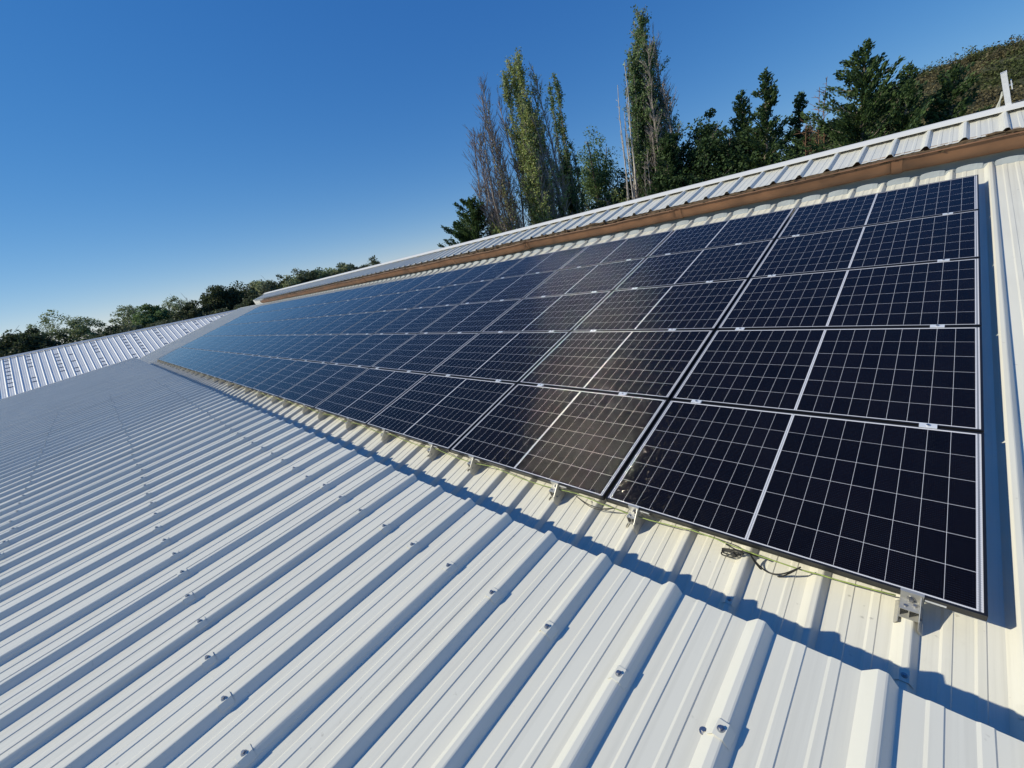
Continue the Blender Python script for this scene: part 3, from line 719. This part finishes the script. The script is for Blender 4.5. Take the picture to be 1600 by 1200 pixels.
    # leaf litter lying in the gutter
mb = MB()
for i in range(900):
    x = rnd.uniform(-30, 4.0); v = rnd.uniform(6.45, 6.60)
    hgt_ = .175 - .0021*(4.2-x) + rnd.uniform(0, .045) * (1 if math.sin(x*1.9) + math.sin(x*.7) > .2 else .3)
    p = P(x, v, hgt_); a = rnd.random()*6.28; L_ = rnd.uniform(.04, .13); dd = (math.cos(a)*L_*1.6, math.sin(a)*L_*.4, rnd.uniform(-.02, .02))
    mb.tube([(p[0]-dd[0], p[1]-dd[1], p[2]-dd[2]), p, (p[0]+dd[0], p[1]+dd[1], p[2]+dd[2])], [.01, rnd.uniform(.014, .032), .008], 5)
n_ = 120; vs = []
for k in range(n_ + 1):
    x = 4.0 - 34.4*k/n_; sg = -.0021*(4.2-x)
    vs += [P(x, 6.446, .150 + sg + rnd.uniform(0, .02)), P(x, 6.53, .175 + sg + rnd.uniform(0, .03)), P(x, 6.655, .165 + sg + rnd.uniform(0, .02))]
mb.add(vs, [(3*k+j, 3*k+3+j, 3*k+4+j, 3*k+1+j) for k in range(n_) for j in range(2)])
tag(mb.build('gutter_leaf_litter', M['debris']), 'brown leaf litter lying in the gutter along the upper roof', 'leaf litter', kind='stuff')
mb = MB(); mb.box((-32.9, 6.67, -.20), (4.2, 6.71, .188), P); mb.build('fascia', M['pale_sheet'], b3)

# metal post with cables behind the ridge
pr = empty('metal_post', P(.33, 7.9, -.05), 'short leaning square metal post behind the ridge at the right', 'post')
base = Vector(P(.305, 7.86, .02)); top = Vector(P(.165, 7.72, .655)); ax = (top-base).normalized()
sx = Vector((1, 0, 0)) - ax*ax.x; sx.normalize(); sy = ax.cross(sx)
mb = MB(); w_ = .027; t_ = .006
def ringp(p, w): return [p + sx*a*w + sy*b*w for a, b in ((-1,-1),(1,-1),(1,1),(-1,1))]
vs = ringp(base, w_) + ringp(top, w_) + ringp(base, w_-t_) + ringp(top, w_-t_)
mb.add(vs, [(j, (j+1) % 4, 4+(j+1) % 4, 4+j) for j in range(4)] + [(8+j, 12+j, 12+(j+1) % 4, 8+(j+1) % 4) for j in range(4)] + [(4+j, 4+(j+1) % 4, 12+(j+1) % 4, 12+j) for j in range(4)])
mb.build('tube', M['clamp'], pr)
mb = MB(); c = base + ax*(.47); mb.cyl(c + sx*.03, c + sx*.06, .010, 10)
vs = [c + sx*.045 + ax*a + sy*b for a, b in ((-.06,-.02),(.06,-.02),(.06,.02),(-.06,.02))] + [c + sx*.055 + ax*a + sy*b for a, b in ((-.06,-.02),(.06,-.02),(.06,.02),(-.06,.02))]
mb.add(vs, [(0,1,2,3),(7,6,5,4),(0,4,5,1),(1,5,6,2),(2,6,7,3),(3,7,4,0)]); mb.build('bracket', M['clamp'], pr)
cb = MB()
for k in range(3):
    a0 = base + ax*(.43 - .02*k) - sx*.035 - sy*.02; a1 = base - sx*(.10 + .05*k) + Vector((0, -.02, .05)); a2 = base - sx*(.15 + .07*k) + Vector((0, -.02, -.08))
    mid = (a0+a1)/2 - sx*(.035 - .015*k)
    pts = []
    for s in [i/14 for i in range(15)]:
        pts.append(a0*(1-s)**3 + mid*3*s*(1-s)**2 + a1*3*s*s*(1-s) + a2*s**3)
    cb.tube(pts, .007, 6)
tag(cb.build('white_cables', M['white_cable']), 'white cables hanging from the leaning metal post', 'cables')
mb = MB(); A_ = Vector((-4.0, 27.6, 3.05)); B_ = Vector((14.0, 28.2, 4.9)); pts = [A_.lerp(B_, s/20) - Vector((0, 0, .35*math.sin(math.pi*s/20))) for s in range(21)]
mb.tube(pts, .011, 5); tag(mb.build('overhead_cable', M['steel']), 'thin overhead cable in front of the scrubby hill', 'cable')

# ---------------------------------------------------------------- building 4: the left building
b4 = empty('left_gabled_building', (-43, 1.0, -6.5), 'building at the left with a bright white ribbed roof and rows of small hook shadows', 'building', 'metal roofed farm buildings')
LX = -44.0; tl = math.tan(R(20))
def G4(a, s, n):                     # a along the ridge (world y), s down the slope, n off it
    zr = 1.50 - .012*(a + 2.0)
    return (LX + s*math.cos(R(20)) + n*math.sin(R(20)), a, zr - s*math.sin(R(20)) + n*math.cos(R(20)))
def G4r(a, s, n): return (LX - s*math.cos(R(20)) - n*math.sin(R(20)), a, 1.50 - .012*(a+2.0) - s*math.sin(R(20)) + n*math.cos(R(20)))
mb = MB(); ribbed(mb, -14.0, RP, 0, 68, 0.06, 12.2, G4, nv=1, hgt=.030); mb.build('ribbed_roof', M['bright_sheet'], b4)
mb = MB(); ribbed(mb, -14.0, RP, 0, 68, 0.06, 10.0, G4r, nv=1, hgt=.045); mb.build('rear_roof', M['pale_sheet'], b4)
mb = MB(); mb.prism([(-.0, .105), (.20, .060), (.20, .052), (0, .095)], -14.1, 9.8, lambda a, s, n: G4(a, s, n)); mb.prism([(0, .105), (0, .095), (.2, .052), (.2, .06)], -14.1, 9.8, lambda a, s, n: G4r(a, s, n))
mb.build('ridge_cap', M['ridge'], b4)
mb = MB(); mb.box((LX-9, -13.8, -6.5), (LX+11.0, 9.6, -2.7)); mb.build('wall', M['wall'], b4)
shadow_bar0 = None  # thin dark bars stand in for the shadows of small roof hooks
for ri in [0, 3, 6, 10, 12, 16, 21, 23, 27, 32, 35, 38, 41, 44]:
    for k in range(8):
        a = -14.0 + (ri + 20)*RP * .999 + .03; s = .6 + k*.62
        if a > 8 or rnd.random() < .12: continue
        if shadow_bar0 is None:
            m_ = MB(); m_.box((0, -.010, .002), (.22, .010, .030), lambda a_, s_, n_: (s_*math.cos(R(20)) + n_*math.sin(R(20)), a_, -s_*math.sin(R(20)) + n_*math.cos(R(20))))
            shadow_bar0 = m_.build('hook_shadow', M['bar'], b4, loc=(0, 0, 0)); o = shadow_bar0
        else: o = shadow_bar0.copy(); C.objects.link(o)
        o.parent = b4; o.matrix_parent_inverse = Matrix.Translation(b4.location).inverted(); o.location = G4(a, s, .0)
mb = MB(); pts = [G4(-12 + 17.5*k/60, 7.85 + .05*math.sin(k*.9) + .10*math.sin(k*.11), .065 + .012*math.sin(k*1.7)) for k in range(61)]
pts += [(-34.3, 4.2, -.2), (-33.0, 3.6, -.5)] if False else []
mb.tube(pts, .016, 5); tag(mb.build('safety_rope', M['red_rope']), 'thin red rope stretched along the lower part of the left white roof', 'rope')

# ---------------------------------------------------------------- solar panels
PW, PH, PT = 1.762, 1.134, .035; PU, PV = 1.7843, 1.154
fr = MB(); lip = .011
def rect_ring(z0, z1, x0, y0, x1, y1, xi0, yi0, xi1, yi1):
    o = [(x0,y0),(x1,y0),(x1,y1),(x0,y1)]; i = [(xi0,yi0),(xi1,yi0),(xi1,yi1),(xi0,yi1)]
    vs = [(a,b,z1) for a,b in o] + [(a,b,z1) for a,b in i] + [(a,b,z0) for a,b in o] + [(a,b,z0) for a,b in i]
    fs = []
    for k in range(4):
        k2 = (k+1) % 4
        fs += [(k,k2,4+k2,4+k), (8+k,8+k2,k2,k), (4+k,4+k2,12+k2,12+k), (12+k,12+k2,8+k2,8+k)]
    return vs, fs
fr.add(*rect_ring(-PT, 0, -PW, 0, 0, PH, -PW+lip, lip, -lip, PH-lip))
gl = MB(); gl.box((-PW+lip-.0005, lip-.0005, -.0065), (-lip+.0005, PH-lip+.0005, -.0018))
proto = empty('solar_panel', (0, 0, 0))
frame = fr.build('frame', M['black_frame'], proto, loc=(0, 0, 0)); glass = gl.build('glass_face', M['solar'], proto, loc=(0, 0, 0))
bk = MB(); bk.box((-PW+lip, lip, -.0105), (-lip, PH-lip, -.0070)); back = bk.build('backsheet', M['pale_sheet'], proto, loc=(0, 0, 0))
# mid clamp: a small aluminium cap with side flanges and a bolt, bridging the gap to the next row
cm = MB(); cm.box((-.038, -.0200, .0005), (.038, .0200, .0035)); cm.box((-.038, -.0085, -.030), (.038, -.0065, .0005)); cm.box((-.038, .0065, -.030), (.038, .0085, .0005))
cbm = MB(); cbm.cyl((0, 0, .0036), (0, 0, .0105), .0075, 12)
# hook bracket at the lower edge
hb = MB()
hb.box((-.037, -.0045, -.066), (.037, -.0010, .002)); hb.box((-.038, -.0045, .0021), (.038, .0085, .0050))
hb.box((-.036, -.058, -.0500), (.0265, -.0046, -.0470)); hb.box((-.036, -.066, -.1040), (.0265, -.0046, -.1010))
hb.box((-.036, -.058, -.1009), (-.0330, -.0046, -.0501)); hb.box((-.006, -.058, -.1009), (-.003, -.0046, -.0501))
hb.add([(.0270, -.006, -.002), (.0270, -.090, -.060), (.0270, -.104, -.104), (.0380, -.100, -.138), (.0380, .03, -.138), (.0270, .03, -.104),
        (.0300, -.006, -.002), (.0300, -.090, -.060), (.0300, -.104, -.104), (.0410, -.100, -.138), (.0410, .03, -.138), (.0300, .03, -.104)],
       [(0,1,2,5), (2,3,4,5), (6,11,8,7), (8,11,10,9), (0,6,7,1), (1,7,8,2), (2,8,9,3), (3,9,10,4), (4,10,11,5), (5,11,6,0)])
hb.add([(-.0362, -.090, -.104), (-.0362, .02, -.104), (-.0480, .03, -.136), (-.0480, -.086, -.136), (-.0388, -.090, -.104), (-.0388, .02, -.104), (-.0510, .03, -.136), (-.0510, -.086, -.136)],
       [(0,3,2,1), (4,5,6,7), (0,1,5,4), (1,2,6,5), (2,3,7,6), (3,0,4,7)])
hbb = MB(); hbb.cyl((-.002, -.0046, -.034), (-.002, -.0180, -.034), .0085, 6); hbb.cyl((-.002, -.0046, -.034), (-.002, -.0062, -.034), .015, 14)
hbb.cyl((.012, -.030, -.0469), (.012, -.030, -.036), .0070, 6); hbb.cyl((-.018, -.040, -.0469), (-.018, -.040, -.040), .0060, 6)
hbb.cyl((.0301, -.060, -.085), (.038, -.060, -.085), .006, 6)
sl_ = MB(); sl_.box((.040, -.0035, -.026), (.105, -.0004, -.018))
clampo = cm.build('mid_clamp', M['clamp'], None, loc=(0, 0, 0)); clbolt = cbm.build('bolt', M['steel'], clampo, loc=(0, 0, 0))
brko = hb.build('hook_bracket', M['aluminium'], None, loc=(0, 0, 0)); brbolt = hbb.build('bolt', M['steel'], brko, loc=(0, 0, 0)); brslot = sl_.build('slotted_rail_end', M['clamp'], brko, loc=(0, 0, 0))
ORD = ['nearest', 'second', 'third', 'fourth', 'fifth', 'sixth', 'seventh', 'eighth', 'ninth', 'tenth', 'eleventh', 'twelfth', 'thirteenth', 'fourteenth', 'fifteenth', 'farthest']
ROWN = ['bottom row', 'second row up', 'middle row', 'fourth row up', 'top row under the gutter']
def rib_near(x):
    i = round((x - RU - .2945) / RP); return RU + .2945 + i*RP
def part_copy(src, parent, loc, kids=()):
    o = src.copy(); C.objects.link(o); o.parent = parent; o.location = loc
    for k in kids:
        q = k.copy(); C.objects.link(q); q.parent = o
    return o
coltilt = [0, 0, 0.02, .05, .02, .20, .12, .34, .28, .45, .30, .42, .55, .35, .5, .4]
for c in range(16):
    for r in range(5):
        u0 = -c*PU; v0 = r*PV
        o = empty('solar_panel', P(u0, v0, 0))
        dist = 'nearest column' if c == 0 else ('farthest column' if c == 15 else ORD[c] + ' column')
        tag(o, 'black solar panel in the %s, %s from the right end' % (ROWN[r], dist), 'solar panel', 'solar panels in five rows')
        o.rotation_euler = (B15 + R(rnd.gauss(0, .05)), R(coltilt[c]*.35 + rnd.gauss(0, .05)), 0)
        part_copy(frame, o, (0, 0, 0)); part_copy(glass, o, (0, 0, 0)); part_copy(back, o, (0, 0, 0))
        for x in ((-.23, -1.57) if c == 0 else (-.39, -1.39)):
            xr = rib_near(u0 + x) - u0
            if r < 4: part_copy(clampo, o, (xr, PH + .010, 0), (clbolt,))
            if r == 0: part_copy(brko, o, (xr, 0, 0), (brbolt, brslot))
for o in (frame, glass, back, clbolt, clampo, brbolt, brslot, brko, proto): bpy.data.objects.remove(o, do_unlink=True)

# earth wire along the bottom frames
pts = []
x = -.27
while x > -10.5:
    ph = ((-x - .25) % .892) / .892
    pts.append(P(x, -.004 - .014*math.sin(math.pi*ph), -.044 - .022*math.sin(math.pi*ph) + rnd.gauss(0, .002))); x -= .07
mb = MB(); mb.tube(pts, .0032, 6); tag(mb.build('earth_wire', M['earth_wire'], smooth=True), 'green and yellow earth wire running under the lowest panel edges', 'wire')
# black cable coil and a hanging loop
mb = MB()
for k in range(3):
    pts = []
    for j in range(25):
        a = 2*math.pi*j/24; rx = .056 - .007*k + .004*math.sin(3*a + k); ry = .009 + .003*k
        pts.append(P(-.945 + rx*math.cos(a) - .01*k, -.030 + ry*.4*math.sin(a) - .008*k, -.085 + ry*math.sin(a) + .025*math.cos(a) * .4 - .008*k))
    mb.tube(pts, .0040, 6)
for k in range(2):
    pts = []
    for j in range(21):
        s = j/20; pts.append(P(-.86 + .235*s, -.022 - .03*math.sin(math.pi*s), -.060 - (.085 + .025*k)*math.sin(math.pi*s**.8) + .02*s))
    mb.tube(pts, .0040, 6)
mb.tube([P(-.98, -.02, -.05), P(-.93, -.028, -.062), P(-.87, -.026, -.058), P(-.82, -.022, -.07)], .0040, 6)
tag(mb.build('black_cable', M['black_cable'], smooth=True), 'black cable coil with a loop hanging under the nearest bottom panel', 'cable')
mb = MB()
for k in range(2):
    pts = [P(-2.02 + .32*s/12, -.020 - .02*math.sin(math.pi*s/12), -.055 - (.03 + .02*k)*math.sin(math.pi*s/12)) for s in range(13)]
    mb.tube(pts, .003, 5)
tag(mb.build('black_cable', M['black_cable'], smooth=True), 'thin black cable sagging under the second bottom panel from the right', 'cable')
